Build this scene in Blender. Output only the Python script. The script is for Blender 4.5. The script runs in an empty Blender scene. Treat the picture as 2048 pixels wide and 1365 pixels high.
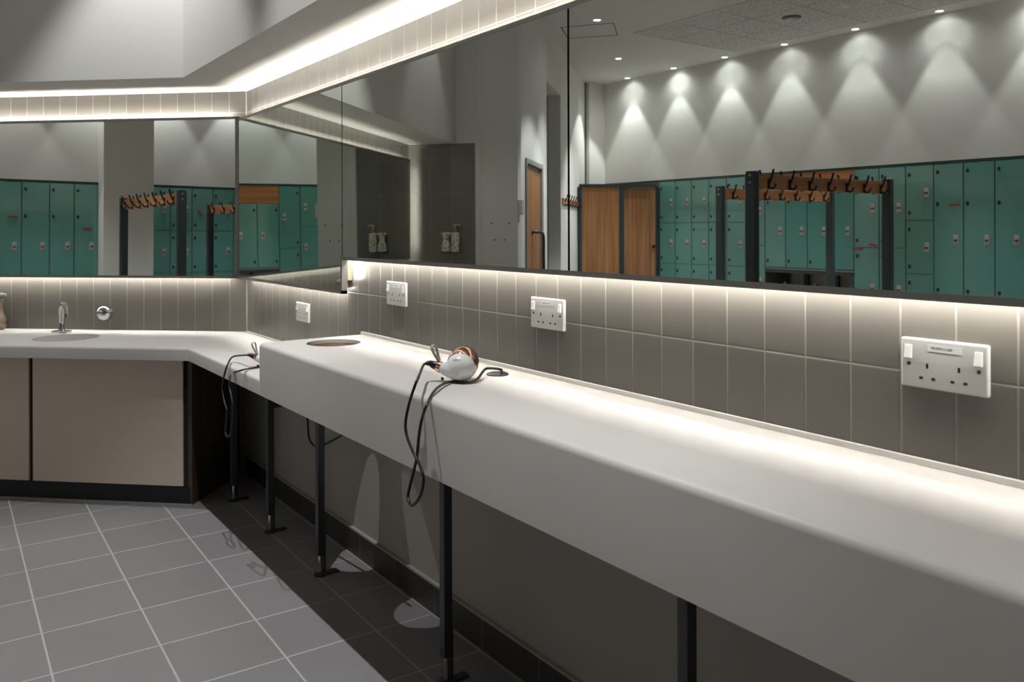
import bpy, bmesh, math, random
from math import pi, sin, cos, radians, sqrt, atan2
from mathutils import Vector, Matrix
random.seed(7)
S = bpy.context.scene
COL = S.collection

# ------------------------------------------------------------------ materials
def lin(c):
    c = c / 255.0
    return c / 12.92 if c <= 0.04045 else ((c + 0.055) / 1.055) ** 2.4
def rgb(r, g, b): return (lin(r), lin(g), lin(b), 1.0)

class Nodes:
    """small helper for building procedural node graphs"""
    def __init__(s, mat): s.t = mat.node_tree; s.n = s.t.nodes; s.l = s.t.links
    def new(s, kind, **kw):
        n = s.n.new(kind)
        for k, v in kw.items(): setattr(n, k, v)
        return n
    def put(s, sock, v):
        if hasattr(v, 'is_linked'): s.l.new(v, sock)
        else: sock.default_value = v
    def math(s, op, a, b=0.0, c=0.0, clamp=False):
        n = s.new('ShaderNodeMath', operation=op); n.use_clamp = clamp
        s.put(n.inputs[0], a); s.put(n.inputs[1], b); s.put(n.inputs[2], c)
        return n.outputs[0]
    def mix(s, f, a, b):
        n = s.new('ShaderNodeMix', data_type='RGBA')
        s.put(n.inputs['Factor'], f); s.put(n.inputs['A'], a) if False else None
        s.put(n.inputs[0], f); s.put(n.inputs[6], a); s.put(n.inputs[7], b)
        return n.outputs[2]
    def noise(s, scale, detail=3.0, vec=None):
        n = s.new('ShaderNodeTexNoise'); n.inputs['Scale'].default_value = scale; n.inputs['Detail'].default_value = detail
        if vec is not None: s.l.new(vec, n.inputs['Vector'])
        return n.outputs['Fac']
    def obj(s): return s.new('ShaderNodeTexCoord').outputs['Object']

def pbsdf(name, col, rough=0.5, metal=0.0, spec=0.5, var=0.0, vscale=8.0, bump=0.0, bscale=60.0, coat=0.0):
    m = bpy.data.materials.new(name); m.use_nodes = True
    b = m.node_tree.nodes['Principled BSDF']
    b.inputs['Base Color'].default_value = col; b.inputs['Roughness'].default_value = rough
    b.inputs['Metallic'].default_value = metal; b.inputs['Specular IOR Level'].default_value = spec
    b.inputs['Coat Weight'].default_value = coat; b.inputs['Coat Roughness'].default_value = 0.05
    N = Nodes(m)
    if var or bump: o = N.obj()
    if var:
        f = N.noise(vscale, 4.0, o)
        lo = tuple(c * (1 - var) for c in col[:3]) + (1,); hi = tuple(min(1, c * (1 + var)) for c in col[:3]) + (1,)
        N.l.new(N.mix(f, lo, hi), b.inputs['Base Color'])
    if bump:
        bn = N.new('ShaderNodeBump'); bn.inputs['Strength'].default_value = bump; bn.inputs['Distance'].default_value = 0.002
        N.l.new(N.noise(bscale, 3.0, o), bn.inputs['Height']); N.l.new(bn.outputs['Normal'], b.inputs['Normal'])
    return m

def grid_mat(name, tile, grout, axes, pitch, offs, width, rough, var=0.12, rot=0.0, bump=0.6, spec=0.5, grout_rough=0.8, speck=0.0):
    """tiled surface: two axes of the object's own coordinates, each with a pitch and an offset"""
    m = bpy.data.materials.new(name); m.use_nodes = True
    b = m.node_tree.nodes['Principled BSDF']; N = Nodes(m)
    sep = N.new('ShaderNodeSeparateXYZ')
    o = N.obj()
    if rot:
        mp = N.new('ShaderNodeMapping'); mp.inputs['Rotation'].default_value = (0, 0, rot)
        N.l.new(o, mp.inputs['Vector']); o2 = mp.outputs['Vector']
    else: o2 = o
    N.l.new(o2, sep.inputs[0])
    ds, cells = [], []
    for a, p, of in zip(axes, pitch, offs):
        v = N.math('DIVIDE', N.math('SUBTRACT', sep.outputs[a], of), p)
        cells.append(N.math('FLOOR', v))
        fr = N.math('FRACT', N.math('ADD', v, 0.5))
        ds.append(N.math('MULTIPLY', N.math('ABSOLUTE', N.math('SUBTRACT', fr, 0.5)), p))
    d = N.math('MINIMUM', ds[0], ds[1])
    mask = N.math('SUBTRACT', 1.0, N.math('DIVIDE', N.math('SUBTRACT', d, width * 0.35), width * 0.3, clamp=True), clamp=True)
    cmb = N.new('ShaderNodeCombineXYZ'); N.l.new(cells[0], cmb.inputs[0]); N.l.new(cells[1], cmb.inputs[1])
    wn = N.new('ShaderNodeTexWhiteNoise'); N.l.new(cmb.outputs[0], wn.inputs['Vector'])
    f = N.math('ADD', N.math('MULTIPLY', wn.outputs['Value'], 0.45), N.math('MULTIPLY', N.noise(5.0, 5.0, o), 0.55))
    if speck: f = N.math('ADD', f, N.math('MULTIPLY', N.math('SUBTRACT', N.noise(420.0, 2.0, o), 0.5), speck))
    lo = tuple(c * (1 - var) for c in tile[:3]) + (1,); hi = tuple(c * (1 + var) for c in tile[:3]) + (1,)
    N.l.new(N.mix(mask, N.mix(f, lo, hi), grout), b.inputs['Base Color'])
    N.l.new(N.math('ADD', rough, N.math('MULTIPLY', mask, grout_rough - rough)), b.inputs['Roughness'])
    b.inputs['Specular IOR Level'].default_value = spec
    soft = N.math('DIVIDE', d, width * 1.1, clamp=True)
    h = N.math('ADD', N.math('MULTIPLY', soft, 1.0), N.math('MULTIPLY', N.noise(3.0, 2.0, o), 0.25))
    bn = N.new('ShaderNodeBump'); bn.inputs['Strength'].default_value = bump; bn.inputs['Distance'].default_value = 0.0015
    N.l.new(h, bn.inputs['Height']); N.l.new(bn.outputs['Normal'], b.inputs['Normal'])
    return m

def wood_mat(name, base, dark, axis=2, rough=0.45, fine=1.0):
    m = bpy.data.materials.new(name); m.use_nodes = True
    b = m.node_tree.nodes['Principled BSDF']; N = Nodes(m)
    mp = N.new('ShaderNodeMapping'); sc = [38.0 * fine] * 3; sc[axis] = 1.4 * fine
    mp.inputs['Scale'].default_value = sc; N.l.new(N.obj(), mp.inputs['Vector'])
    f = N.noise(1.0, 6.0, mp.outputs['Vector'])
    r = N.new('ShaderNodeValToRGB'); r.color_ramp.elements[0].position = 0.35; r.color_ramp.elements[1].position = 0.68
    r.color_ramp.elements[0].color = dark; r.color_ramp.elements[1].color = base
    N.l.new(f, r.inputs[0]); N.l.new(r.outputs[0], b.inputs['Base Color']); b.inputs['Roughness'].default_value = rough
    return m

def emit(name, col, strength):
    m = bpy.data.materials.new(name); m.use_nodes = True
    t = m.node_tree; t.nodes.clear()
    e = t.nodes.new('ShaderNodeEmission'); e.inputs[0].default_value = col; e.inputs[1].default_value = strength
    o = t.nodes.new('ShaderNodeOutputMaterial'); t.links.new(e.outputs[0], o.inputs[0])
    return m

LED_POWER = 112.0
M = {}
TILE = (0.142, 0.131, 0.118, 1); GROUT = (0.225, 0.21, 0.18, 1)
PT, PZ = 0.0963, 0.2873          # wall tile pitch
M['tile_w'] = grid_mat('wall_tile_satin', TILE, GROUT, (1, 2), (PT, PZ), (2.049, 1.033), 0.0034, 0.26, spec=0.5)
M['tile_b'] = grid_mat('wall_tile_satin_back', TILE, GROUT, (0, 2), (PT, PZ), (0.0012, 1.033), 0.0034, 0.26, spec=0.5)
M['tile_c'] = grid_mat('wall_tile_satin_nib', TILE, GROUT, (1, 2), (0.1925, 0.2873), (0.0, 1.010), 0.0036, 0.34, spec=0.5)
M['tile_d'] = grid_mat('wall_tile_large', (0.30, 0.28, 0.25, 1), (0.14, 0.13, 0.12, 1), (1, 2), (0.6, 0.31), (0.9, 0.98), 0.006, 0.4)
M['floor'] = grid_mat('floor_tile_grey', (0.245, 0.232, 0.234, 1), (0.47, 0.455, 0.43, 1), (0, 1), (0.2945, 0.2945), (-0.2615, 2.4185), 0.0058, 0.42,
                      var=0.10, rot=radians(1.107), speck=0.5, bump=0.35, grout_rough=0.7)
M['skirt'] = grid_mat('skirting_tile_dark', (0.045, 0.043, 0.042, 1), (0.17, 0.16, 0.14, 1), (1, 2), (0.2865, 4.0), (2.979, 2.0), 0.004, 0.38)
M['grout'] = pbsdf('grout_bead', (0.36, 0.33, 0.28, 1), 0.8)
M['sealant'] = pbsdf('corner_sealant', (0.50, 0.47, 0.40, 1), 0.5)
M['paint'] = pbsdf('wall_paint_warm_white', (0.66, 0.645, 0.61, 1), 0.85, spec=0.2, bump=0.05, bscale=250)
M['paint_dark'] = pbsdf('wall_paint_corridor', (0.60, 0.60, 0.57, 1), 0.85, spec=0.2)
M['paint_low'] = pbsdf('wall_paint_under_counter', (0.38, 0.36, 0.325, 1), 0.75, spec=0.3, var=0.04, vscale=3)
M['ceil'] = pbsdf('ceiling_paint', (0.60, 0.59, 0.55, 1), 0.9, spec=0.1)
M['counter'] = pbsdf('solid_surface_offwhite', (0.67, 0.64, 0.61, 1), 0.42, spec=0.4, var=0.03, vscale=5)
M['ply'] = wood_mat('plywood_edge', rgb(190, 160, 120), rgb(140, 112, 80), axis=0)
M['beige'] = pbsdf('cabinet_beige_laminate', (0.72, 0.62, 0.51, 1), 0.5, spec=0.4, var=0.03, vscale=20)
M['brown'] = wood_mat('cabinet_side_brown', rgb(92, 74, 60), rgb(74, 58, 46), axis=2)
M['black'] = pbsdf('black_laminate', (0.008, 0.008, 0.009, 1), 0.5)
M['steel_dark'] = pbsdf('dark_grey_powder_coat', (0.035, 0.042, 0.047, 1), 0.38)
M['alu'] = pbsdf('anodised_frame_grey', (0.30, 0.29, 0.28, 1), 0.35, metal=0.5)
M['dark'] = pbsdf('dark_backing', (0.02, 0.022, 0.02, 1), 0.7)
M['mdf'] = pbsdf('batten_mdf', (0.35, 0.28, 0.19, 1), 0.8)
M['chrome'] = pbsdf('polished_chrome', (0.82, 0.83, 0.85, 1), 0.06, metal=1.0)
M['white'] = pbsdf('white_plastic', (0.66, 0.64, 0.62, 1), 0.25, coat=0.3)
M['dryer_white'] = pbsdf('gloss_white_plastic', (0.90, 0.90, 0.89, 1), 0.22, coat=0.4)
M['copper'] = pbsdf('rose_gold_chrome', (0.86, 0.50, 0.38, 1), 0.10, metal=1.0)
M['rubber'] = pbsdf('black_rubber', (0.012, 0.012, 0.012, 1), 0.32)
M['strap'] = pbsdf('grey_strap', (0.55, 0.53, 0.50, 1), 0.5)
M['slot'] = pbsdf('socket_slot_dark', (0.012, 0.008, 0.012, 1), 0.6)
M['ink'] = pbsdf('printed_ink_grey', (0.10, 0.11, 0.10, 1), 0.6)
M['label'] = pbsdf('clear_label', (0.80, 0.82, 0.80, 1), 0.15, coat=0.5)
M['teal'] = pbsdf('locker_teal_glass', (0.108, 0.285, 0.250, 1), 0.16, spec=0.55, coat=0.5)
M['locker_body'] = pbsdf('locker_carcass_grey', (0.10, 0.115, 0.11, 1), 0.5)
M['trim_teal'] = pbsdf('locker_top_trim', (0.012, 0.05, 0.042, 1), 0.4)
M['lock'] = pbsdf('lock_plate_grey', (0.48, 0.43, 0.41, 1), 0.35, metal=0.2)
M['red'] = pbsdf('red_key_band', (0.36, 0.02, 0.015, 1), 0.5)
M['oak'] = wood_mat('oak_veneer_upright', rgb(172, 122, 82), rgb(140, 95, 60), axis=2, fine=0.7)
M['oak_rail'] = wood_mat('oak_rail', rgb(208, 150, 102), rgb(176, 120, 78), axis=0, fine=0.8)
M['oak_rail_y'] = wood_mat('oak_panel_horizontal', rgb(190, 128, 76), rgb(158, 100, 56), axis=1, fine=0.8)
M['slate'] = pbsdf('slate_frame_paint', (0.035, 0.055, 0.062, 1), 0.42)
M['basin'] = pbsdf('basin_ceramic', (0.74, 0.71, 0.67, 1), 0.25, coat=0.3)
M['door_frame'] = pbsdf('door_frame_grey', (0.27, 0.28, 0.28, 1), 0.4)
M['led'] = emit('led_warm_white', (1.0, 0.97, 0.90, 1), LED_POWER)
M['led_up'] = emit('led_warm_white_uplight', (1.0, 0.97, 0.90, 1), LED_POWER * 1.75)
M['led_side'] = emit('led_warm_white_side', (1.0, 0.97, 0.90, 1), LED_POWER * 3.5)
M['lens'] = emit('downlight_lens', (0.92, 0.97, 1.0, 1), 14.0)
M['trimwhite'] = pbsdf('downlight_trim_white', (0.7, 0.7, 0.68, 1), 0.5)
M['amber'] = pbsdf('pump_collar_amber', (0.45, 0.16, 0.03, 1), 0.4)
M['clear'] = pbsdf('pump_clear_plastic', (0.45, 0.48, 0.46, 1), 0.3)
M['taupe'] = pbsdf('taupe_bottle', (0.16, 0.12, 0.09, 1), 0.35, var=0.35, vscale=25)
M['green_cap'] = pbsdf('grey_green_cap', (0.13, 0.16, 0.12, 1), 0.4, var=0.4, vscale=60)

def mirror_mat():
    m = bpy.data.materials.new('mirror_silvered_glass'); m.use_nodes = True
    t = m.node_tree; t.nodes.clear()
    g = t.nodes.new('ShaderNodeBsdfGlossy'); g.inputs['Color'].default_value = (0.80, 0.845, 0.80, 1); g.inputs['Roughness'].default_value = 0.0
    o = t.nodes.new('ShaderNodeOutputMaterial'); t.links.new(g.outputs[0], o.inputs[0])
    return m
M['mirror'] = mirror_mat()

def acoustic():
    m = bpy.data.materials.new('ceiling_acoustic_tile'); m.use_nodes = True
    b = m.node_tree.nodes['Principled BSDF']; N = Nodes(m); o = N.obj()
    f = N.noise(55.0, 4.0, o)
    r = N.new('ShaderNodeValToRGB'); r.color_ramp.elements[0].position = 0.36; r.color_ramp.elements[1].position = 0.56
    r.color_ramp.elements[0].color = (0.34, 0.33, 0.31, 1); r.color_ramp.elements[1].color = (0.62, 0.60, 0.56, 1)
    N.l.new(f, r.inputs[0]); b.inputs['Roughness'].default_value = 0.95
    sep = N.new('ShaderNodeSeparateXYZ'); N.l.new(o, sep.inputs[0])
    ds = []
    for a, p, of in ((0, 0.555, -5.185), (1, 0.585, 6.725)):
        v = N.math('FRACT', N.math('ADD', N.math('DIVIDE', N.math('SUBTRACT', sep.outputs[a], of), p), 0.5))
        ds.append(N.math('MULTIPLY', N.math('ABSOLUTE', N.math('SUBTRACT', v, 0.5)), p))
    mask = N.math('LESS_THAN', N.math('MINIMUM', ds[0], ds[1]), 0.007)
    N.l.new(N.mix(mask, r.outputs[0], (0.30, 0.29, 0.27, 1)), b.inputs['Base Color'])
    return m
M['acoustic'] = acoustic()

def floral():
    m = bpy.data.materials.new('floral_print_bottle'); m.use_nodes = True
    b = m.node_tree.nodes['Principled BSDF']; N = Nodes(m); o = N.obj()
    f = N.noise(70.0, 3.0, o)
    r = N.new('ShaderNodeValToRGB'); r.color_ramp.interpolation = 'CONSTANT'
    r.color_ramp.elements[0].color = (0.12, 0.17, 0.10, 1); r.color_ramp.elements[1].position = 0.42; r.color_ramp.elements[1].color = (0.62, 0.60, 0.52, 1)
    N.l.new(f, r.inputs[0]); N.l.new(r.outputs[0], b.inputs['Base Color']); b.inputs['Roughness'].default_value = 0.4
    return m
M['floral'] = floral()

# ------------------------------------------------------------------ mesh helpers
class MB:
    def __init__(s): s.b = bmesh.new()
    def box(s, x0, x1, y0, y1, z0, z1, mat=None, bev=0.0):
        r = bmesh.ops.create_cube(s.b, size=1.0)
        c = Vector(((x0 + x1) / 2, (y0 + y1) / 2, (z0 + z1) / 2)); d = (x1 - x0, y1 - y0, z1 - z0)
        vs = r['verts']
        for v in vs: v.co = Vector((v.co.x * d[0], v.co.y * d[1], v.co.z * d[2])) + c
        if bev:
            es = list({e for v in vs for e in v.link_edges})
            out = bmesh.ops.bevel(s.b, geom=es, offset=bev, segments=2, affect='EDGES', profile=0.5)
            vs = list({v for f in out['faces'] for v in f.verts} | {v for v in vs if v.is_valid})
        if mat is not None:
            for v in vs: v.co = mat @ v.co
        return s
    def prism(s, pts, z0, z1, mat=None):
        lo = [s.b.verts.new((p[0], p[1], z0)) for p in pts]; hi = [s.b.verts.new((p[0], p[1], z1)) for p in pts]
        n = len(pts)
        fs = [s.b.faces.new(lo[::-1]), s.b.faces.new(hi)]
        for i in range(n): fs.append(s.b.faces.new((lo[i], lo[(i + 1) % n], hi[(i + 1) % n], hi[i])))
        if mat is not None:
            for v in lo + hi: v.co = mat @ v.co
        bmesh.ops.recalc_face_normals(s.b, faces=fs)
        return s
    def lathe(s, prof, mat=None, n=32, cap=True):
        """prof: (radius, height) pairs along local z"""
        rings = []
        for r, h in prof:
            if r < 1e-6: rings.append([s.b.verts.new((0, 0, h))])
            else: rings.append([s.b.verts.new((r * cos(2 * pi * i / n), r * sin(2 * pi * i / n), h)) for i in range(n)])
        fs = []
        for a, c in zip(rings, rings[1:]):
            for i in range(n):
                j = (i + 1) % n
                if len(a) == 1 and len(c) == 1: continue
                if len(a) == 1: fs.append(s.b.faces.new((a[0], c[j], c[i])))
                elif len(c) == 1: fs.append(s.b.faces.new((a[i], a[j], c[0])))
                else: fs.append(s.b.faces.new((a[i], a[j], c[j], c[i])))
        if cap:
            for r in (rings[0][::-1], rings[-1]):
                if len(r) > 1: fs.append(s.b.faces.new(r))
        if mat is not None:
            for r in rings:
                for v in r: v.co = mat @ v.co
        bmesh.ops.recalc_face_normals(s.b, faces=fs)
        return s
    def cyl(s, p0, p1, r0, r1=None, n=24):
        p0, p1 = Vector(p0), Vector(p1); d = p1 - p0
        m = Matrix.Translation(p0) @ d.to_track_quat('Z', 'Y').to_matrix().to_4x4()
        return s.lathe([(r0, 0), (r0 if r1 is None else r1, d.length)], m, n)
    def tube(s, pts, r, n=10, smooth_n=6, radii=None):
        P = spline([Vector(p) for p in pts], smooth_n)
        m = len(P); T = [(P[min(i + 1, m - 1)] - P[max(i - 1, 0)]).normalized() for i in range(m)]
        up = Vector((0, 0, 1)) if abs(T[0].z) < 0.9 else Vector((1, 0, 0))
        nrm = (up - T[0] * up.dot(T[0])).normalized(); rings = []
        for i in range(m):
            nrm = (nrm - T[i] * nrm.dot(T[i])).normalized(); bn = T[i].cross(nrm)
            rr = r if radii is None else radii[0] + (radii[1] - radii[0]) * i / (m - 1)
            rings.append([s.b.verts.new(P[i] + rr * (cos(2 * pi * k / n) * nrm + sin(2 * pi * k / n) * bn)) for k in range(n)])
        fs = []
        for a, c in zip(rings, rings[1:]):
            for k in range(n): fs.append(s.b.faces.new((a[k], a[(k + 1) % n], c[(k + 1) % n], c[k])))
        fs.append(s.b.faces.new(rings[0][::-1])); fs.append(s.b.faces.new(rings[-1]))
        bmesh.ops.recalc_face_normals(s.b, faces=fs)
        return s
    def ribbon(s, pts, w, th):
        """flat strap along pts, width vector w, thickness th"""
        P = spline([Vector(p) for p in pts], 6); w = Vector(w) / 2; m = len(P); R = []
        for i in range(m):
            t = (P[min(i + 1, m - 1)] - P[max(i - 1, 0)]).normalized(); nn = t.cross(w).normalized() * th / 2
            R.append([s.b.verts.new(P[i] + a * w + c * nn) for a, c in ((1, 1), (-1, 1), (-1, -1), (1, -1))])
        fs = []
        for a, c in zip(R, R[1:]):
            for k in range(4): fs.append(s.b.faces.new((a[k], a[(k + 1) % 4], c[(k + 1) % 4], c[k])))
        fs.append(s.b.faces.new(R[0][::-1])); fs.append(s.b.faces.new(R[-1]))
        bmesh.ops.recalc_face_normals(s.b, faces=fs)
        return s
    def build(s, name, mat, parent=None, loc=None, smooth=False, bev=0.0, segs=2):
        me = bpy.data.meshes.new(name)
        bmesh.ops.remove_doubles(s.b, verts=s.b.verts, dist=1e-6)
        s.b.to_mesh(me); s.b.free(); me.materials.append(mat)
        if smooth:
            me.polygons.foreach_set('use_smooth', [True] * len(me.polygons))
            me.set_sharp_from_angle(angle=radians(40))
        o = bpy.data.objects.new(name, me); COL.objects.link(o)
        if parent is not None: o.parent = parent
        if loc is not None: o.location = loc
        if bev:
            md = o.modifiers.new('edge_round', 'BEVEL'); md.width = bev; md.segments = segs; md.limit_method = 'ANGLE'
            md.harden_normals = False
        return o

def spline(P, k):
    if len(P) < 3 or k < 2: return P
    out = []
    for i in range(len(P) - 1):
        a, b, c, d = P[max(i - 1, 0)], P[i], P[i + 1], P[min(i + 2, len(P) - 1)]
        for j in range(k):
            t = j / k
            out.append(0.5 * ((2 * b) + (c - a) * t + (2 * a - 5 * b + 4 * c - d) * t * t + (3 * b - a - 3 * c + d) * t ** 3))
    out.append(P[-1]); return out

def cut(o, cutter, op='DIFFERENCE'):
    """apply a boolean and drop the cutter"""
    md = o.modifiers.new('bool', 'BOOLEAN'); md.operation = op; md.object = cutter; md.solver = 'EXACT'
    dg = bpy.context.evaluated_depsgraph_get(); dg.update()
    me = bpy.data.meshes.new_from_object(o.evaluated_get(dg)); old = o.data
    o.modifiers.remove(md); o.data = me; me.name = old.name
    cm = cutter.data; bpy.data.objects.remove(cutter); bpy.data.meshes.remove(cm)

def tag(o, label=None, cat=None, group=None, kind=None):
    if label: o['label'] = label
    if cat: o['category'] = cat
    if group: o['group'] = group
    if kind: o['kind'] = kind
    return o
def thing(name, label, cat, loc=(0, 0, 0), rz=0.0, group=None):
    o = bpy.data.objects.new(name, None); o.empty_display_size = 0.1; COL.objects.link(o)
    o.location = loc; o.rotation_euler = (0, 0, rz)
    return tag(o, label, cat, group)
def struct(name, mb, mat, rz=0.0, loc=(0, 0, 0), smooth=False):
    o = mb.build(name, mat, None, loc, smooth); o.rotation_euler = (0, 0, rz)
    return tag(o, kind='structure')
def copy_tree(o, parent=None):
    c = o.copy(); COL.objects.link(c)
    if parent is not None: c.parent = parent
    for ch in list(o.children): copy_tree(ch, c)
    return c
def text_mesh(name, body, size, mat, parent, matrix):
    cu = bpy.data.curves.new(name, 'FONT'); cu.body = body; cu.size = size; cu.align_x = 'CENTER'; cu.align_y = 'CENTER'; cu.extrude = 0.0001
    t = bpy.data.objects.new(name, cu); COL.objects.link(t)
    dg = bpy.context.evaluated_depsgraph_get(); dg.update()
    me = bpy.data.meshes.new_from_object(t.evaluated_get(dg)); COL.objects.unlink(t); bpy.data.objects.remove(t)
    me.materials.clear(); me.materials.append(mat)
    o = bpy.data.objects.new(name, me); COL.objects.link(o); o.parent = parent; o.matrix_local = matrix
    return o

# ------------------------------------------------------------------ camera (level, 29 mm, falling lens)
CAM = Vector((-1.405, 0.0, 1.283)); YAW = radians(35.4755); ROLL = radians(-0.17); FPX = 1668.3
F = Vector((sin(YAW), cos(YAW), 0)); R0 = Vector((cos(YAW), -sin(YAW), 0)); U0 = Vector((0, 0, 1))
RR = cos(ROLL) * R0 + sin(ROLL) * U0; UU = -sin(ROLL) * R0 + cos(ROLL) * U0
cd = bpy.data.cameras.new('camera'); cam = bpy.data.objects.new('camera', cd); COL.objects.link(cam)
mw = Matrix.Identity(4)
for i in range(3): mw[i][0] = RR[i]; mw[i][1] = UU[i]; mw[i][2] = -F[i]; mw[i][3] = CAM[i]
cam.matrix_world = mw
cd.sensor_width = 36.0; cd.sensor_fit = 'HORIZONTAL'; cd.lens = FPX / 2048 * 36.0
cd.shift_y = -(682.5 - 457.73) / 2048; cd.clip_start = 0.05; cd.clip_end = 60
cd.dof.use_dof = True; cd.dof.focus_distance = 2.1; cd.dof.aperture_fstop = 8.0
S.camera = cam

# back wall frame: x along the wall (away to the left), y out into the room
BH = radians(47.2); KC = Vector((0, 4.358, 0))
Bd = Vector((-sin(BH), cos(BH), 0)); Bn = Vector((-cos(BH), -sin(BH), 0)); BR = atan2(Bd.y, Bd.x)
MB_ = Matrix.Translation(KC) @ Matrix.Rotation(BR, 4, 'Z')
def Bp(t, off, z=0.0): return KC + Bd * t + Bn * off + Vector((0, 0, z))

H = 3.45; SOF = 2.007; LX = -7.15; LTOP = 1.926

# ------------------------------------------------------------------ setting
fl = MB(); fl.box(-9, 0.3, -3.0, 12.5, -0.1, 0.0); struct('floor', fl, M['floor'])
ce = MB(); ce.box(-9, 0.3, -3.0, 12.5, H, H + 0.1); struct('ceiling', ce, M['ceil'])
w = MB(); w.box(0, 0.12, -3.0, 4.45, 0.69, SOF); struct('wall_right', w, M['tile_w'])
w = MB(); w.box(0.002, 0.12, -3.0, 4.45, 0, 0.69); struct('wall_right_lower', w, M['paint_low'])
w = MB(); w.box(-0.012, 0.002, -3.0, 4.36, 0.0, 0.097); struct('baseboard_right', w, M['skirt'])
w = MB(); w.box(-0.012, 0.002, -3.0, 4.36, 0.097, 0.104); w.box(-0.020, -0.012, -3.0, 4.34, 0.0, 0.003); struct('trim_1', w, M['grout'])
w = MB(); w.box(-0.06, 2.93, -0.14, 0, 0, SOF); struct('wall_back', w, M['tile_b'], BR, KC)
w = MB(); w.prism([(0, KC.y), (-0.0055, KC.y - 0.003), (-0.0055, KC.y + 0.002)], 0.69, SOF); struct('trim_7', w, M['sealant'])
# bulkhead over the mirrors, one folded box
def isect(xw, off):
    t = (xw - KC.x - Bn.x * off) / Bd.x
    return KC + Bd * t + Bn * off
cB = isect(-0.375, 0.42); eB = Bp(2.93, 0.42); eB0 = Bp(2.93, -0.1)
bk = MB(); bk.prism([(0.1, -3.0), (0.1, 4.6), (eB0.x, eB0.y), (eB.x, eB.y), (cB.x, cB.y), (-0.375, -3.0)], SOF, H)
o = struct('ceiling_bulkhead', bk, M['paint'])
# nib wall closing the left end of the vanity
w = MB(); w.box(2.92, 3.07, -0.14, 0.589, 0, SOF); struct('wall_nib', w, M['tile_c'], BR, KC)
w = MB(); w.box(2.92, 3.07, -0.14, 0.589, SOF, H); w.box(2.92, 3.07, 0.589, 0.955, 0, H); struct('wall_nib_upper', w, M['paint'], BR, KC)
w = MB(); w.prism([(2.9195, 0.5895), (2.908, 0.60), (2.908, 0.635), (2.9195, 0.655)], 0, H); struct('trim_2', w, M['paint'], BR, KC)
# partition with the door and the tiled opening
D0, D1 = 0.81, 0.86
w = MB(); w.box(3.071, 3.74, D0, D1, 0, H); w.box(3.74, 4.66, D0, D1, 1.945, H); w.box(4.66, 5.0, D0, D1, 0, H); w.box(5.0, 6.02, D0, D1, 2.885, H); w.box(6.02, 8.55, D0 - 0.1, D1, 0, H)
struct('wall_partition', w, M['paint'], BR, KC)
w = MB(); w.box(6.02, 6.06, 0.2, D0 - 0.1, 0, 2.9); w.box(4.95, 6.06, 0.15, 0.2, 0, 2.9); struct('wall_shower', w, M['tile_d'], BR, KC)
w = MB(); w.box(4.95, 6.06, 0.2, D0, 2.885, 2.93); struct('ceiling_shower', w, M['paint_dark'], BR, KC)
dr = MB(); dr.box(3.775, 4.60, D0 + 0.005, D0 + 0.04, 0.01, 1.895); do = struct('door_1', dr, M['oak'], BR, KC)
fr = MB(); fr.box(3.74, 4.66, D0 - 0.01, D1 + 0.02, 1.90, 1.945); fr.box(4.605, 4.66, D0 - 0.01, D1 + 0.02, 0, 1.90); fr.box(3.74, 3.772, D0 - 0.01, D1 + 0.02, 0, 1.90)
fr.build('door_frame', M['door_frame'], do, bev=0.004)
hd = MB(); ty = D0 + 0.04
hd.tube([(4.16, ty, 1.25), (4.18, ty + 0.05, 1.25), (4.26, ty + 0.085, 1.235), (4.30, ty + 0.09, 1.18), (4.30, ty + 0.09, 1.05), (4.30, ty + 0.09, 0.75), (4.28, ty + 0.08, 0.69), (4.18, ty + 0.04, 0.68), (4.16, ty, 0.68)], 0.016)
hd.cyl((4.16, ty - 0.001, 1.25), (4.16, ty + 0.006, 1.25), 0.035); hd.cyl((4.16, ty - 0.001, 0.68), (4.16, ty + 0.006, 0.68), 0.035)
hd.build('door_handle', M['steel_dark'], do, smooth=True)
kh = MB(); kh.cyl((4.17, ty - 0.001, 0.86), (4.17, ty + 0.004, 0.86), 0.02); kh.build('keyhole', M['steel_dark'], do)
# far end
cE = Bp(8.55, D1)
w = MB(); w.box(-7.9, cE.x + 0.02, 9.42, 9.5, 0, H); struct('wall_far', w, M['paint'])
w = MB(); w.box(LX - 0.12, LX, -3.0, 9.45, LTOP + 0.03, H); struct('wall_rear_upper', w, M['paint'])
w = MB(); w.box(LX - 0.62, LX - 0.52, -3.0, 9.45, 0, LTOP + 0.05); struct('wall_rear', w, M['paint'])
w = MB(); w.box(-9.0, 0.3, -3.1, -3.0, 0, H); struct('wall_near', w, M['paint'])
w = MB(); w.box(LX - 0.02, LX + 0.004, -0.9, 8.30, LTOP + 0.002, LTOP + 0.022); struct('trim_4', w, M['trim_teal'])
# square column standing against the lockers
w = MB(); w.box(LX - 0.5, -6.90, 2.706, 3.295, 0, H); struct('column_1', w, M['paint'])
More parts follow.
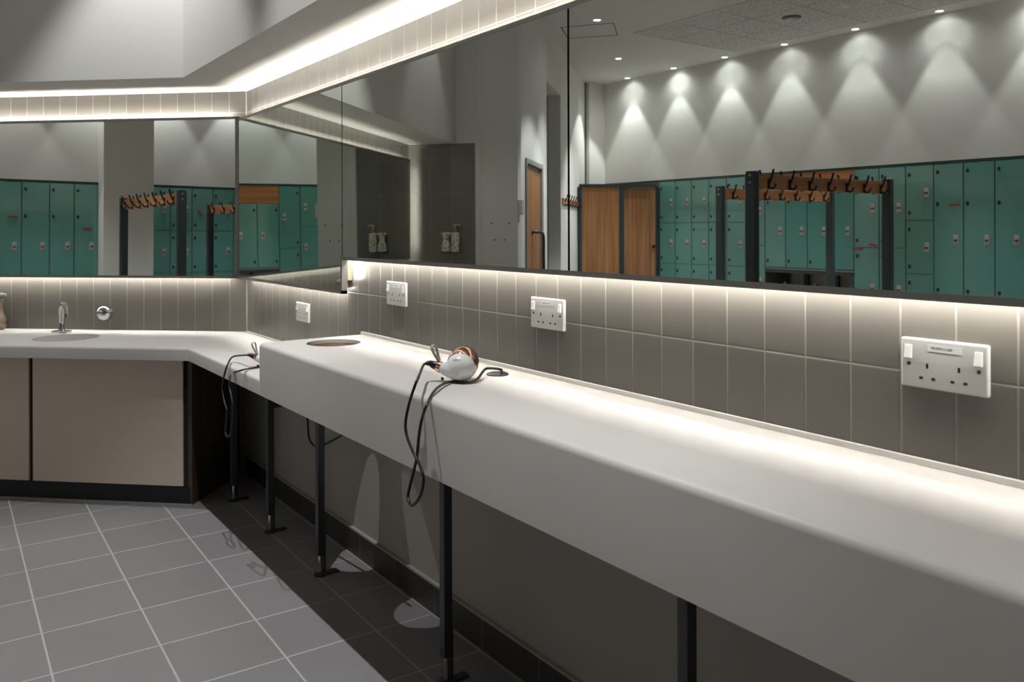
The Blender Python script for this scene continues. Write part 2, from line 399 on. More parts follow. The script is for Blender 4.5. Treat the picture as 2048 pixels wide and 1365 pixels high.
# acoustic panel in the ceiling with its edge angle, access hatch
w = MB(); w.box(-6.84, -5.185, -2.6, 6.725, H - 0.008, H - 0.001); struct('ceiling_panel', w, M['acoustic'])
w = MB()
for b in ((-5.185, -5.17, -2.6, 6.74), (-6.855, -6.84, -2.6, 6.74), (-6.855, -5.17, 6.725, 6.74)): w.box(b[0], b[1], b[2], b[3], H - 0.012, H)
struct('trim_5', w, M['trimwhite'])
w = MB(); hc = [Vector(p) for p in ((-4.352, 6.997), (-4.75, 7.36), (-5.098, 6.916), (-4.691, 6.536))]
for a, b in zip(hc, hc[1:] + hc[:1]):
    d = (b - a); L = d.length; m = Matrix.Translation((a.x, a.y, 0)) @ Matrix.Rotation(atan2(d.y, d.x), 4, 'Z')
    w.box(0, L, -0.004, 0.004, H - 0.003, H, m)
struct('trim_6', w, M['dark'])

def ray(u, v): return F + RR * ((u - 1024) / FPX) - UU * ((v - 457.73) / FPX)
def onX(u, v, x): d = ray(u, v); return CAM + d * ((x - CAM.x) / d.x)
def onZ(u, v, z): d = ray(u, v); return CAM + d * ((z - CAM.z) / d.z)

# ------------------------------------------------------------------ mirrors
MT = 1.856; MBOT = 1.163; MLOW = 1.030; YS = 3.045; YC = 4.332
def led(parent, pts_box, up=False):
    b = MB(); b.box(*pts_box); return b.build('led_strip', M[('led', 'led_up', 'led_side')[int(up)]], parent)
mw_t = thing('wall_mirror', 'long framed mirror on the right tiled wall with a stepped lower edge', 'mirror', (-0.03, 1.9, 1.16))
ofs = Vector((-0.03, 1.9, 1.16))
def wbox(b, x0, x1, y0, y1, z0, z1): b.box(x0 - ofs.x, x1 - ofs.x, y0 - ofs.y, y1 - ofs.y, z0 - ofs.z, z1 - ofs.z)
fr = MB(); fw = 0.013; X0, X1 = -0.0595, -0.036; YE = -0.9
wbox(fr, X0, X1, YE, YC + 0.004, MT - fw, MT)
wbox(fr, X0, X1, YE, YS, MBOT, MBOT + fw)
wbox(fr, X0, X1, YS - fw, YS, MLOW, MBOT + 0.001)
wbox(fr, X0, X1, YS - fw, YC + 0.004, MLOW, MLOW + fw)
wbox(fr, X0, X1, YC - 0.008, YC + 0.004, MLOW, MT)
fr.build('mirror_frame', M['alu'], mw_t)
for y0, y1, z0 in ((YE, 1.6375, MBOT + fw), (1.6455, 3.026, MBOT + fw), (3.033, YC - 0.008, MLOW + fw)):
    g = MB(); wbox(g, -0.058, -0.054, y0, y1, z0, MT - fw); g.build('glass_panel', M['mirror'], mw_t)
g = MB(); wbox(g, -0.0535, -0.046, YE, YC - 0.02, MBOT + 0.004, MT - 0.004); wbox(g, -0.0535, -0.046, YS - 0.01, YC - 0.02, MLOW + 0.004, MBOT + 0.004); g.build('back_panel', M['dark'], mw_t)
LX0, LX1 = -0.029, -0.021; DU, DD = 0.012, 0.017        # strips sit close to the tiles, set back behind the frame edge
g = MB(); wbox(g, -0.033, 0, YE, YC - 0.02, MT - DU - 0.045, MT - DU - 0.0008); wbox(g, -0.033, 0, YE, YS + 0.05, MBOT + DD + 0.0008, MBOT + DD + 0.04)
wbox(g, -0.033, 0, YS + 0.06, YC - 0.02, MLOW + DD + 0.0008, MLOW + DD + 0.04); wbox(g, -0.033, 0, YS + 0.021, YS + 0.055, MLOW + 0.05, MBOT + DD); g.build('batten', M['mdf'], mw_t)
g = MB(); wbox(g, -0.0345, -0.0332, YE, YC - 0.05, MT - DU - 0.01, MT - 0.002); wbox(g, -0.0345, -0.0332, YE, YS + 0.02, MBOT + 0.001, MBOT + DD + 0.01); wbox(g, -0.0345, -0.0332, YS + 0.06, YC - 0.05, MLOW + 0.001, MLOW + DD + 0.01); wbox(g, -0.0345, -0.0332, YS - 0.012, YS + 0.022, MLOW + 0.045, MBOT - 0.001)
g.build('led_baffle', M['alu'], mw_t)  # hidden lips, added to limit where the LED light falls
for b in ((LX0, LX1, YE, YC - 0.05, MT - DU - 0.0008, MT - DU), (LX0, LX1, YE, YS + 0.02, MBOT + DD, MBOT + DD + 0.0008),
          (LX0, LX1, YS + 0.06, YC - 0.05, MLOW + DD, MLOW + DD + 0.0008), (LX0, LX1, YS + 0.0202, YS + 0.021, MLOW + 0.055, MBOT + 0.01)):
    led(mw_t, (b[0] - ofs.x, b[1] - ofs.x, b[2] - ofs.y, b[3] - ofs.y, b[4] - ofs.z, b[5] - ofs.z), b[4] > 1.7)

BT = 1.868; TL = 2.785
mb_t = thing('back_wall_mirror', 'framed mirror on the tiled back wall above the basin counter', 'mirror', Bp(0, 0, 0), BR)
fr = MB(); T0 = 0.026
fr.box(T0 - 0.004, TL, 0.036, 0.0595, BT - fw, BT); fr.box(T0 - 0.004, TL, 0.036, 0.0595, MLOW, MLOW + fw)
fr.box(TL - fw, TL, 0.036, 0.0595, MLOW, BT); fr.box(T0 - 0.004, T0 + 0.012, 0.036, 0.0595, MLOW, BT)
fr.build('mirror_frame', M['alu'], mb_t)
TILT = radians(0.4); zc = (BT + MLOW) / 2
g = MB(); mt = Matrix.Translation((0, 0.058, zc)) @ Matrix.Rotation(TILT, 4, 'X')
g.box(T0 + 0.012, TL - fw, -0.004, 0.0, -(BT - MLOW) / 2 + fw, (BT - MLOW) / 2 - fw, mt); g.build('glass_panel', M['mirror'], mb_t)
g = MB(); g.box(T0 + 0.01, TL - 0.004, 0.042, 0.049, MLOW + 0.004, BT - 0.004); g.build('back_panel', M['dark'], mb_t)
g = MB(); g.box(T0 + 0.02, TL - 0.06, 0, 0.033, BT - DU - 0.045, BT - DU - 0.0008); g.box(T0 + 0.02, TL - 0.06, 0, 0.033, MLOW + DD + 0.0008, MLOW + DD + 0.04); g.box(TL - 0.06, TL - 0.0208, 0, 0.033, MLOW + 0.10, BT - 0.09); g.build('batten', M['mdf'], mb_t)
g = MB(); g.box(T0 + 0.05, TL - 0.06, 0.0332, 0.0345, BT - DU - 0.01, BT - 0.002); g.box(T0 + 0.05, TL - 0.06, 0.0332, 0.0345, MLOW + 0.001, MLOW + DD + 0.01); g.box(TL - 0.03, TL - 0.002, 0.0332, 0.0345, MLOW + 0.07, BT - 0.06)
g.build('led_baffle', M['alu'], mb_t)  # unseen lips added behind the frame to cut off the LED spread
for b in ((T0 + 0.05, TL - 0.06, -LX1, -LX0, BT - DU - 0.0008, BT - DU), (T0 + 0.05, TL - 0.06, -LX1, -LX0, MLOW + DD, MLOW + DD + 0.0008), (TL - 0.0208, TL - 0.020, -LX1, -LX0, MLOW + 0.07, BT - 0.06)):
    led(mb_t, b, 2 if b[0] > 2 else (1 if b[4] > 1.7 else 0))

# ------------------------------------------------------------------ counters
CF = -0.41; ZT = 0.877; ZL = 0.748; ZB = 0.69; YT = 2.955; YN = -0.9
tc = thing('raised_counter', 'long raised off-white counter along the right wall with a deep front apron', 'counter', (-0.2, 1.2, 0))
to = Vector((-0.2, 1.2, 0))
rad = 0.016
arc = [(CF + rad - rad * cos(a), ZT - rad + rad * sin(a)) for a in [i * pi / 2 / 6 for i in range(7)]]
prof = [(-0.0006, ZT)] + arc[::-1] + [(CF, ZB), (CF + 0.03, ZB), (CF + 0.03, ZT - 0.04), (-0.0006, ZT - 0.04)]
mrot = Matrix(((1, 0, 0, 0), (0, 0, -1, 0), (0, 1, 0, 0), (0, 0, 0, 1)))   # (x, z) profile swept along -y
sw = MB(); sw.prism([(p[0] - to.x, p[1]) for p in prof], -(YT - to.y), -(YN - to.y), mrot)
top = sw.build('worktop', M['counter'], tc)
en = MB(); en.box(CF + rad * 0.4 - to.x, -0.0006 - to.x, YT - 0.03 - to.y, YT - to.y, ZB, ZT - 0.006); eo = en.build('cutter', M['counter'], tc); cut(top, eo, 'UNION')
HR = 0.095; HX, HY = onZ(667.5, 686, ZT)[:2]
c = MB(); c.cyl((HX - to.x, HY - to.y, 0.80), (HX - to.x, HY - to.y, 0.95), HR, n=64); co = c.build('cutter', M['counter'], tc); cut(top, co)
GR = 0.031; GX, GY = onZ(995, 747, ZT + 0.004)[:2]
top.data.polygons.foreach_set('use_smooth', [True] * len(top.data.polygons)); top.data.set_sharp_from_angle(angle=radians(30))
c = MB(); c.cyl((HX - to.x, HY - to.y, 0.80), (HX - to.x, HY - to.y, ZT - 0.0125), HR + 0.02, n=64); co = c.build('cutter', M['counter'], tc); cut(top, co)
# plywood ring below the opening
ring = MB()
for i in range(64):
    a0, a1 = 2 * pi * i / 64, 2 * pi * (i + 1) / 64
    q = [(HX - to.x + r * cos(a), HY - to.y + r * sin(a)) for r, a in ((HR + 0.0005, a0), (HR + 0.0195, a0), (HR + 0.0195, a1), (HR + 0.0005, a1))]
    ring.prism(q, ZT - 0.042, ZT - 0.0127)
ring.build('plywood_collar', M['ply'], tc)
up = MB(); up.prism([(-0.0005 - to.x, ZT + 0.010), (-0.010 - to.x, ZT + 0.010), (-0.013 - to.x, ZT + 0.0005), (-0.0005 - to.x, ZT + 0.0005)], -(YT + 0.012 - to.y), -(YN - to.y), mrot)
up.build('upstand', M['counter'], tc)
gm = MB(); gm.lathe([(0, 0), (GR, 0), (GR, 0.003), (GR - 0.003, 0.0045), (0.006, 0.0045), (0, 0.0045)], Matrix.Translation((GX - to.x, GY - to.y, ZT + 0.0003)))
gm.build('cable_grommet', M['steel_dark'], tc, smooth=True)
def leg(parent, lo, y, ztop, bracket=True):
    x0, x1 = -0.205, -0.178
    b = MB(); b.box(x0 - lo.x, x1 - lo.x, y - 0.0135 - lo.y, y + 0.0135 - lo.y, 0.075, ztop)
    lg = b.build('leg', M['steel_dark'], parent, bev=0.002)
    b = MB(); b.cyl((-0.1915 - lo.x, y - lo.y, 0.008), (-0.1915 - lo.x, y - lo.y, 0.08), 0.007, n=14); b.build('threaded_stub', M['chrome'], lg, smooth=True)
    b = MB(); b.lathe([(0.024, 0.0005), (0.024, 0.006), (0.012, 0.012)], Matrix.Translation((-0.1915 - lo.x, y - lo.y, 0)))
    b.box(x1 - 0.002 - lo.x, x1 + 0.003 - lo.x, y - 0.012 - lo.y, y + 0.012 - lo.y, 0.001, 0.16)
    b.box(x1 - lo.x, x1 + 0.055 - lo.x, y - 0.014 - lo.y, y + 0.014 - lo.y, 0.001, 0.006); b.build('foot', M['steel_dark'], lg)
    if bracket:
        b = MB(); b.box(x0 - 0.004 - lo.x, x1 + 0.07 - lo.x, y - 0.03 - lo.y, y + 0.02 - lo.y, 0.53, ztop - 0.0005); b.build('top_bracket', M['steel_dark'], lg)
for y in (2.965 - 0.03, 2.03, 1.122, 0.2): leg(tc, to, y, ZT - 0.041, False)

lc = thing('low_counter', 'lower off-white counter bending round the corner under the back mirror', 'counter', (-0.35, 4.0, 0))
lo_ = Vector((-0.35, 4.0, 0))
jn = isect(CF, 0.605); e1 = Bp(2.918, 0.605); e0 = Bp(2.918, 0.0012); k0 = isect(-0.0008, 0.0012)
poly = [(-0.0008, YT + 0.0005), (-0.0008, k0.y), (e0.x, e0.y), (e1.x, e1.y), (jn.x, jn.y), (CF, YT + 0.0005)]
b = MB(); b.prism([(p[0] - lo_.x, p[1] - lo_.y) for p in poly], ZB, ZL)
ed = [e for e in b.b.edges if all(v.co.z > ZL - 1e-5 for v in e.verts) and any((Vector((v.co.x + lo_.x, v.co.y + lo_.y)) - Vector((jn.x, jn.y))).length < 1e-4 for v in e.verts)]
bmesh.ops.bevel(b.b, geom=ed, offset=0.012, segments=4, affect='EDGES', profile=0.5)
lt = b.build('worktop', M['counter'], lc)
BC = Bp(0.795, 0.325); 
c = MB(); c.cyl((BC.x - lo_.x, BC.y - lo_.y, 0.6), (BC.x - lo_.x, BC.y - lo_.y, 0.8), 0.150, n=64); co = c.build('cutter', M['counter'], lc); cut(lt, co)
lt.data.polygons.foreach_set('use_smooth', [True] * len(lt.data.polygons)); lt.data.set_sharp_from_angle(angle=radians(30))
up = MB(); up.box(-0.0115 - lo_.x, -0.0005 - lo_.x, YT + 0.013 - lo_.y, KC.y - 0.012 - lo_.y, ZL, ZL + 0.005); up.build('upstand', M['counter'], lc)
for y in (3.975, 3.475): leg(lc, lo_, y, ZB - 0.0005, y < 3.6)
bs = thing('wash_basin', 'round undermounted wash basin set into the low counter by the tap', 'basin', (BC.x, BC.y, ZB))
b = MB(); b.lathe([(0.172, -0.0008), (0.152, -0.0008), (0.150, -0.012), (0.140, -0.06), (0.11, -0.10), (0.06, -0.115), (0.022, -0.118), (0.0, -0.118)], n=48, cap=False); b.build('bowl', M['basin'], bs, smooth=True)
b = MB(); b.lathe([(0, -0.1178), (0.024, -0.1178), (0.024, -0.115), (0, -0.113)], n=24); b.build('waste', M['chrome'], bs, smooth=True)

# tap and push valve
TP = Bp(0.963, 0.127, ZL)
tp = thing('basin_tap', 'slim chrome pillar tap standing behind the round basin', 'tap', TP, BR)
b = MB(); b.box(-0.045, 0.045, -0.022, 0.022, 0.0005, 0.010, bev=0.003); b.build('base_plate', M['chrome'], tp)
b = MB(); b.lathe([(0.017, 0.010), (0.014, 0.02), (0.013, 0.095), (0.0155, 0.10), (0.0155, 0.128), (0.012, 0.132), (0, 0.132)]); b.build('body', M['chrome'], tp, smooth=True)
b = MB(); b.tube([(0, 0, 0.115), (-0.010, 0.010, 0.138), (-0.034, 0.032, 0.15), (-0.062, 0.058, 0.142), (-0.080, 0.076, 0.115), (-0.085, 0.080, 0.085)], 0.0125, n=16); b.build('spout', M['chrome'], tp, smooth=True)
KV = Bp(0.796, 0.0, 0.839)
kv = thing('push_valve', 'domed chrome push valve on the back wall tiles beside the tap', 'valve', KV, BR)
my = Matrix.Rotation(-pi / 2, 4, 'X')
b = MB(); b.lathe([(0.043, 0.0005), (0.0435, 0.012), (0.040, 0.026), (0.032, 0.038), (0.018, 0.046), (0, 0.048)], my, n=40); b.build('dome', M['chrome'], kv, smooth=True)
b = MB(); b.cyl((-0.030, 0.02, 0.012), (-0.046, 0.03, 0.018), 0.010, 0.009); b.build('lever', M['chrome'], kv, smooth=True)

# vanity cabinet below the basin
vc = thing('vanity_cabinet', 'beige fronted vanity cabinet under the basin counter with black reveals', 'cabinet', Bp(0, 0, 0), BR)
b = MB(); b.box(0.062, 2.90, 0.02, 0.488, 0.0, ZB - 0.14); b.box(0.062, 0.10, 0.02, 0.488, ZB - 0.14, ZB - 0.002); b.box(0.062, 2.90, 0.480, 0.488, ZB - 0.14, ZB - 0.002); b.build('carcass', M['black'], vc)
b = MB(); b.box(0.052, 2.90, 0.488, 0.494, 0.0, 0.0845); b.build('plinth', M['black'], vc)
for t0, t1 in ((0.086, 0.846), (0.868, 1.628), (1.650, 2.410)):
    b = MB(); b.box(t0, t1, 0.4885, 0.500, 0.088, ZB - 0.004); b.build('door', M['beige'], vc, bev=0.0015)
b = MB(); b.box(0.044, 0.0615, 0.01, 0.493, 0.0, ZB - 0.002); b.build('side_panel', M['brown'], vc)
b = MB(); b.box(0.044, 2.90, 0.495, 0.502, 0.0002, 0.006); b.build('sealant_bead', M['grout'], vc)

# ------------------------------------------------------------------ sockets
def socket(y, z, label, parts=None):
    s_ = thing('double_socket', label, 'socket', (0, y, z), group=None)
    w2, h2 = 0.073, 0.0425
    b = MB(); b.box(-0.011, -0.0005, -w2, w2, -h2, h2); b.build('plate', M['white'], s_, bev=0.0035, segs=3)
    for sy, nm in ((1, 'rocker'), (-1, 'rocker')):
        b = MB(); b.prism([(-0.0105, -0.012), (-0.0175, -0.0115), (-0.0150, 0.0), (-0.0130, 0.012), (-0.0105, 0.012)], -0.0065, 0.0065,
                          Matrix.Translation((0, sy * 0.0585, 0.0185)) @ Matrix(((1, 0, 0, 0), (0, 0, 1, 0), (0, 1, 0, 0), (0, 0, 0, 1))))
        b.build(nm, M['white'], s_, bev=0.0012)
        b = MB(); b.cyl((-0.0105, sy * 0.0585, -0.002), (-0.0116, sy * 0.0585, -0.002), 0.0033, n=16); sc = b.build('screw', M['steel_dark'], s_)
    for cy in (0.0265, -0.0265):
        for dy, dz, a, c2 in ((0, -0.0035, 0.0020, 0.0042), (0.0105, -0.0245, 0.0032, 0.0022), (-0.0105, -0.0245, 0.0032, 0.0022)):
            b = MB(); b.box(-0.01125, -0.0105, cy + dy - a, cy + dy + a, dz - c2, dz + c2); b.build('pin_slot', M['slot'], s_)
    b = MB(); b.box(-0.0114, -0.0108, -0.032, 0.026, 0.022, 0.034); lb = b.build('test_label', M['label'], s_)
    mt = Matrix.Translation((-0.01150, 0.002, 0.0285)) @ Matrix(((0, 0, -1, 0), (-1, 0, 0, 0), (0, 1, 0, 0), (0, 0, 0, 1)))
    text_mesh('label_text', 'DE Z/W 1.1.8.8', 0.0055, M['ink'], lb, mt)
    return s_
socket(3.570, 0.913, 'white double wall socket low on the tiles above the low counter')
socket(2.675, 1.051, 'white double wall socket on the tiles nearest the mirror step')
socket(1.795, 1.051, 'white double wall socket on the tiles behind the hair dryer grommet')
socket(0.7175, 1.051, 'large white double wall socket at the right edge of the view')

# ------------------------------------------------------------------ hair dryers
CB = Matrix(((R0.x, -F.x, 0, 0), (R0.y, -F.y, 0, 0), (0, 0, 1, 0), (0, 0, 0, 1)))      # x right, y towards the viewer, z up
YAWZ = atan2(R0.y, R0.x)
def dryer(loc, label, group=None):
    """local x right, local -y towards the viewer, z up"""
    d = thing('hair_dryer', label, 'hair dryer', loc, YAWZ, group)
    ax = Matrix.Translation((0.002, 0.004, 0.0415)) @ Matrix.Rotation(radians(-10), 4, 'Z') @ Matrix.Rotation(radians(90 + 17), 4, 'X')   # local z of the lathe points to the viewer and down
    prof = [(0, 0.050), (0.011, 0.0488), (0.021, 0.0445), (0.030, 0.0365), (0.0365, 0.0245), (0.0392, 0.010), (0.0392, -0.004), (0, -0.004)]
    b = MB(); b.lathe(prof, ax, n=40); body = b.build('shell', M['dryer_white'], d)
    b = MB(); b.tube([(0.002, -0.014, 0.0335), (-0.016, -0.011, 0.0325), (-0.036, -0.005, 0.0335), (-0.055, 0.002, 0.0365)], 0.02, n=32, radii=(0.0335, 0.0140)); ho = b.build('cutter', M['dryer_white'], d)
    cut(body, ho, 'UNION')
    md = body.modifiers.new('remesh', 'REMESH'); md.mode = 'VOXEL'; md.voxel_size = 0.0018; md.use_smooth_shade = True
    sm = body.modifiers.new('smooth', 'SMOOTH'); sm.factor = 0.6; sm.iterations = 40
    b = MB(); b.lathe([(0.0388, 0.008), (0.0402, 0.006), (0.0418, -0.010), (0.0415, -0.026), (0.0385, -0.038), (0.033, -0.045), (0.027, -0.046), (0.025, -0.041), (0, -0.041)], ax, n=48, cap=False)
    b.build('rear_cowl', M['copper'], d, smooth=True)
    h0, h1 = Vector((-0.052, 0.0005, 0.0362)), Vector((-0.0645, 0.0045, 0.0400))
    b = MB(); b.cyl(h0, h1, 0.0158, 0.0138, n=32); b.build('collar', M['copper'], d, smooth=True, bev=0.001)
    b = MB(); b.tube([h1 + Vector((0.002, 0, 0)), (-0.074, 0.005, 0.0435), (-0.083, 0.003, 0.0475), (-0.092, -0.002, 0.0478)], 0.01, n=16, radii=(0.0134, 0.0052)); b.build('strain_relief', M['rubber'], d, smooth=True)
    b = MB(); b.ribbon([(-0.059, 0.004, 0.052), (-0.068, 0.006, 0.066), (-0.076, 0.008, 0.081), (-0.078, 0.009, 0.090), (-0.0745, 0.012, 0.0955), (-0.069, 0.016, 0.093), (-0.0655, 0.017, 0.083), (-0.062, 0.013, 0.068), (-0.057, 0.007, 0.053)], Vector((0.0075, -0.0055, 0.001)), 0.0012); b.build('hanging_loop', M['strap'], d, smooth=True)
    for (x, y, z), r in (((-0.024, -0.005, 0.0585), 0.003), ((-0.018, -0.0145, 0.0565), 0.0035)):
        b = MB(); b.lathe([(r, -0.004), (r, 0.001), (r * 0.6, 0.002), (0, 0.002)], Matrix.Translation((x, y, z)), n=14); b.build('switch_button', M['rubber'], d, smooth=True)
    b = MB(); b.box(-0.052, -0.045, -0.016, -0.010, 0.006, 0.0125); b.build('rubber_foot', M['slot'], d, bev=0.001)
    nrm = (ax.to_3x3() @ Vector((-0.10, 0.80, 0.59))).normalized(); pos = ax @ Vector((-0.0055, 0.0318, 0.0330))
    rx = Vector((1, 0, 0)); rx = (rx - nrm * rx.dot(nrm)).normalized(); ry = nrm.cross(rx)
    mt = Matrix.Identity(4)
    for i in range(3): mt[i][0] = rx[i]; mt[i][1] = ry[i]; mt[i][2] = nrm[i]; mt[i][3] = pos[i] + nrm[i] * 0.0008
    text_mesh('brand_mark', 'WENIS', 0.0068, M['ink'], d, mt)
    return d
def lerp_path(pts): return [p for p in pts]

D1p = onZ(922, 763, ZT + 0.0005); D2p = onZ(543, 735, ZL + 0.0005)
dr1 = dryer(D1p, 'white and rose-gold hair dryer resting on the raised counter')
dr2 = dryer(D2p, 'hair dryer half hidden behind the end of the raised counter')
W1 = Matrix.Translation(D1p) @ Matrix.Rotation(YAWZ, 4, 'Z'); W2 = Matrix.Translation(D2p) @ Matrix.Rotation(YAWZ, 4, 'Z')
def cord(pts, r, parent=None, inv=None, label=None):
    b = MB()
    if parent is not None:
        b.tube([inv @ Vector(p) for p in pts], r, n=10, smooth_n=7); return b.build('cord', M['rubber'], parent, smooth=True)
    o = Vector(pts[len(pts) // 2]); b.tube([Vector(p) - o for p in pts], r, n=10, smooth_n=7)
    return tag(b.build('power_lead', M['rubber'], None, o, smooth=True), label, 'cord')
xh = CF - 0.018
s1 = W1 @ Vector((-0.090, -0.001, 0.0478))
pts = [s1, W1 @ Vector((-0.098, -0.02, 0.046))]
pts += [onX(u, v, x) for u, v, x in ((838, 752, -0.405), (828, 777, xh), (817.5, 811, xh), (811, 847, xh - 0.01), (814, 873, xh - 0.012), (825, 902, xh - 0.012), (835, 921, xh - 0.012), (844.6, 944, xh - 0.012), (847, 962, xh - 0.012), (843, 985, xh - 0.012), (833, 1005, xh - 0.012), (822.6, 1012, xh - 0.012),
                                      (815.8, 995, xh - 0.006), (819, 976, xh - 0.004), (828, 941, xh), (834, 913, xh), (838, 872, xh), (844, 838, xh), (853, 812, xh - 0.002))]
pts += [onZ(868, 783, ZT + 0.008), onZ(886, 769, ZT + 0.008), onZ(905, 763.5, ZT + 0.005), onZ(925, 765, ZT + 0.005), onZ(943, 764, ZT + 0.006), onZ(956, 757, ZT + 0.010), onZ(964, 746, ZT + 0.016), onZ(971, 738.5, ZT + 0.021), onZ(980, 737, ZT + 0.021), onZ(990, 737.5, ZT + 0.0205), onZ(998, 738.5, ZT + 0.020), onZ(1002.5, 740, ZT + 0.0185), onZ(1003, 744, ZT + 0.012), onZ(1003, 746.5, ZT + 0.005)]
cord(pts, 0.0036, dr1, W1.inverted())
s2 = W2 @ Vector((-0.090, -0.001, 0.0478))
c2 = [(160, 115), (125, 160), (100, 230), (85, 310), (85, 350), (100, 430), (115, 480), (112, 560), (105, 620), (112, 655), (125, 662), (140, 640), (150, 590), (155, 520), (157, 450), (147, 390), (132, 320), (130, 270)]
pts = [s2] + [onX(420 + a / 3.4136, 680 + c / 3.4136, -0.37 if i == 0 else (-0.42 if i == 1 else CF - 0.022)) for i, (a, c) in enumerate(c2)]
pts += [onX(420 + 150 / 3.4136, 680 + 230 / 3.4136, -0.40), onZ(420 + 205 / 3.4136, 680 + 211 / 3.4136, ZL + 0.012), onZ(420 + 262 / 3.4136, 680 + 198 / 3.4136, ZL + 0.006), onZ(420 + 335 / 3.4136, 680 + 186 / 3.4136, ZL + 0.005), onZ(540, 731.5, ZL + 0.005)]
cord(pts, 0.0036, dr2, W2.inverted())
pts = [onX(u, v, -0.16) for u, v in ((613, 825), (615.5, 845), (616.5, 865), (618.5, 878), (624, 888), (632, 894), (645, 891), (662, 883), (685, 870), (700, 858))]
cord(pts, 0.0042, label='black power lead sagging under the raised counter behind its legs')

# ------------------------------------------------------------------ lockers
def locker(y1, kind, label, Wd=0.297):
    """column whose high-y edge is y1, front face on the plane x = LX"""
    t = thing('locker', label, 'locker', (LX, y1 - Wd / 2, 0), group='teal lockers along the far wall')
    h = Wd / 2
    z0 = {'short': 0.80}.get(kind, 0.10)
    b = MB(); zt = 1.687 if kind == 'short' else LTOP
    b.box(-0.48, -0.004, -h, h, z0, zt)
    if kind != 'short': b.box(-0.46, -0.03, -h, h, 0, z0)
    b.build('carcass', M['locker_body'], t)
    rows = {'three': [(0.205, 0.797), (0.803, 1.354), (1.361, LTOP - 0.004)], 'two': [(0.19, 1.062), (1.069, LTOP - 0.004)], 'tall': [(0.14, LTOP - 0.004)], 'short': [(0.812, 1.683)]}[kind]
    for a, c in rows:
        b = MB(); b.box(-0.0035, 0.004, -h + 0.0065, h - 0.0065, a, c); d = b.build('door', M['teal'], t)
        zs = [a + 0.075, c - 0.09] if kind != 'tall' else [0.25, 0.65, 1.52, 1.845]
        for z in zs:
            b = MB(); b.lathe([(0.0145, 0.0), (0.0145, 0.003), (0.010, 0.006), (0, 0.006)], Matrix.Translation((0.0042, h - 0.040, z)) @ Matrix.Rotation(pi / 2, 4, 'Y') @ Matrix.Scale(1.5, 4, (1, 0, 0)), n=16)
            b.build('hinge', M['slot'], d)
        lz = (a + c) / 2 if kind != 'tall' else 1.16
        b = MB(); b.box(0.0042, 0.009, -h + 0.05, -h + 0.098, lz - 0.048, lz + 0.048); lk = b.build('lock', M['lock'], d, bev=0.002)
        b = MB(); b.box(0.009, 0.022, -h + 0.058, -h + 0.088, lz - 0.012, lz + 0.002, Matrix.Translation((0, 0, 0))); b.build('turn_knob', M['slot'], lk)
    return t
ordn = ['first', 'second', 'third', 'fourth', 'fifth', 'sixth', 'seventh', 'eighth']
Y0 = 8.29; Wd = 0.297
for i in range(5): locker(Y0 - Wd * i, 'three', 'three-door teal locker column, %s from the wooden changing cubicle' % ordn[i])
locker(Y0 - Wd * 5, 'two', 'two-door teal locker column between the three-door lockers and the bench alcove')
for i in range(4): locker(Y0 - Wd * (6 + i), 'short', 'short teal locker hung above the bench alcove, %s from the cubicle side' % ordn[i])
locker(Y0 - Wd * 10, 'two', 'two-door teal locker column beside the bench alcove with a red key band')
locker(Y0 - Wd * 11, 'two', 'two-door teal locker column just before the single three-door column')
locker(Y0 - Wd * 12, 'three', 'single three-door teal locker column beside the full-height lockers')
yt = Y0 - Wd * 13
for i, wt in enumerate((0.297, 0.295, 0.270, 0.270)):
    locker(yt, 'tall', ['full-height teal locker with a red key band next to the three-door column', 'full-height teal locker, second from the three-door column', 'full-height teal locker, second from the square column', 'full-height teal locker against the square column'][i], wt); yt -= wt
for i in range(6): locker(2.704 - 0.282 * i, 'three', 'three-door teal locker column past the square column, %s from it' % ordn[i], 0.282)
# wooden infill and bench alcove below the short lockers
ya, yb = Y0 - Wd * 10, Y0 - Wd * 6
o = MB(); o.box(-0.02, 0, -(yb - ya) / 2, (yb - ya) / 2, 0, LTOP - 1.688)
tag(o.build('infill_panel', M['oak_rail_y'], None, (LX + 0.002, (ya + yb) / 2, 1.688)), 'oak infill panel above the four short lockers', 'panel')
al = thing('alcove_bench', 'bench alcove with dark steel brackets under the four short lockers', 'bench', (LX, (ya + yb) / 2, 0))
hy = (yb - ya) / 2
b = MB(); b.box(-0.48, 0.02, -hy, hy, 0.42, 0.455); b.build('seat', M['oak_rail_y'], al, bev=0.003)
b = MB(); b.box(-0.48, 0.004, -hy, hy, 0.788, 0.799); b.build('underside_trim', M['door_frame'], al)
b = MB(); b.box(-0.48, 0.0, -hy, hy, 0.745, 0.7875); b.build('top_rail', M['slate'], al)
for y in (-hy + 0.03, -0.1, hy - 0.28):
    b = MB(); b.box(-0.46, -0.41, y - 0.025, y + 0.025, 0.0, 0.735); b.box(-0.42, 0.0, y - 0.02, y + 0.02, -0.02, 0.02, Matrix.Translation((0, 0, 0.62)) @ Matrix.Rotation(radians(-22), 4, 'Y')); b.build('bracket', M['slate'], al)
# key bands
def band(y, z, ang, label):
    b = MB(); b.box(0, 0.006, -0.05, 0.05, -0.010, 0.010, Matrix.Rotation(radians(ang), 4, 'X'), bev=0.002)
    tag(b.build('key_band', M['red'], None, (LX + 0.0045, y, z)), label, 'key band', 'red key bands on the lockers')
band(4.222, 1.512, 0, 'level red key band on the full-height locker next to the three-door column')
band(5.264, 1.047, -3, 'red key band low on the two-door locker beside the bench alcove')
band(5.090, 1.097, 9, 'tilted red key band just above the split of the two-door locker')
band(3.415, 1.375, 2, 'red key band on the full-height locker against the square column')
band(2.037, 1.60, 50, 'steeply tilted red key band on the lockers past the square column')

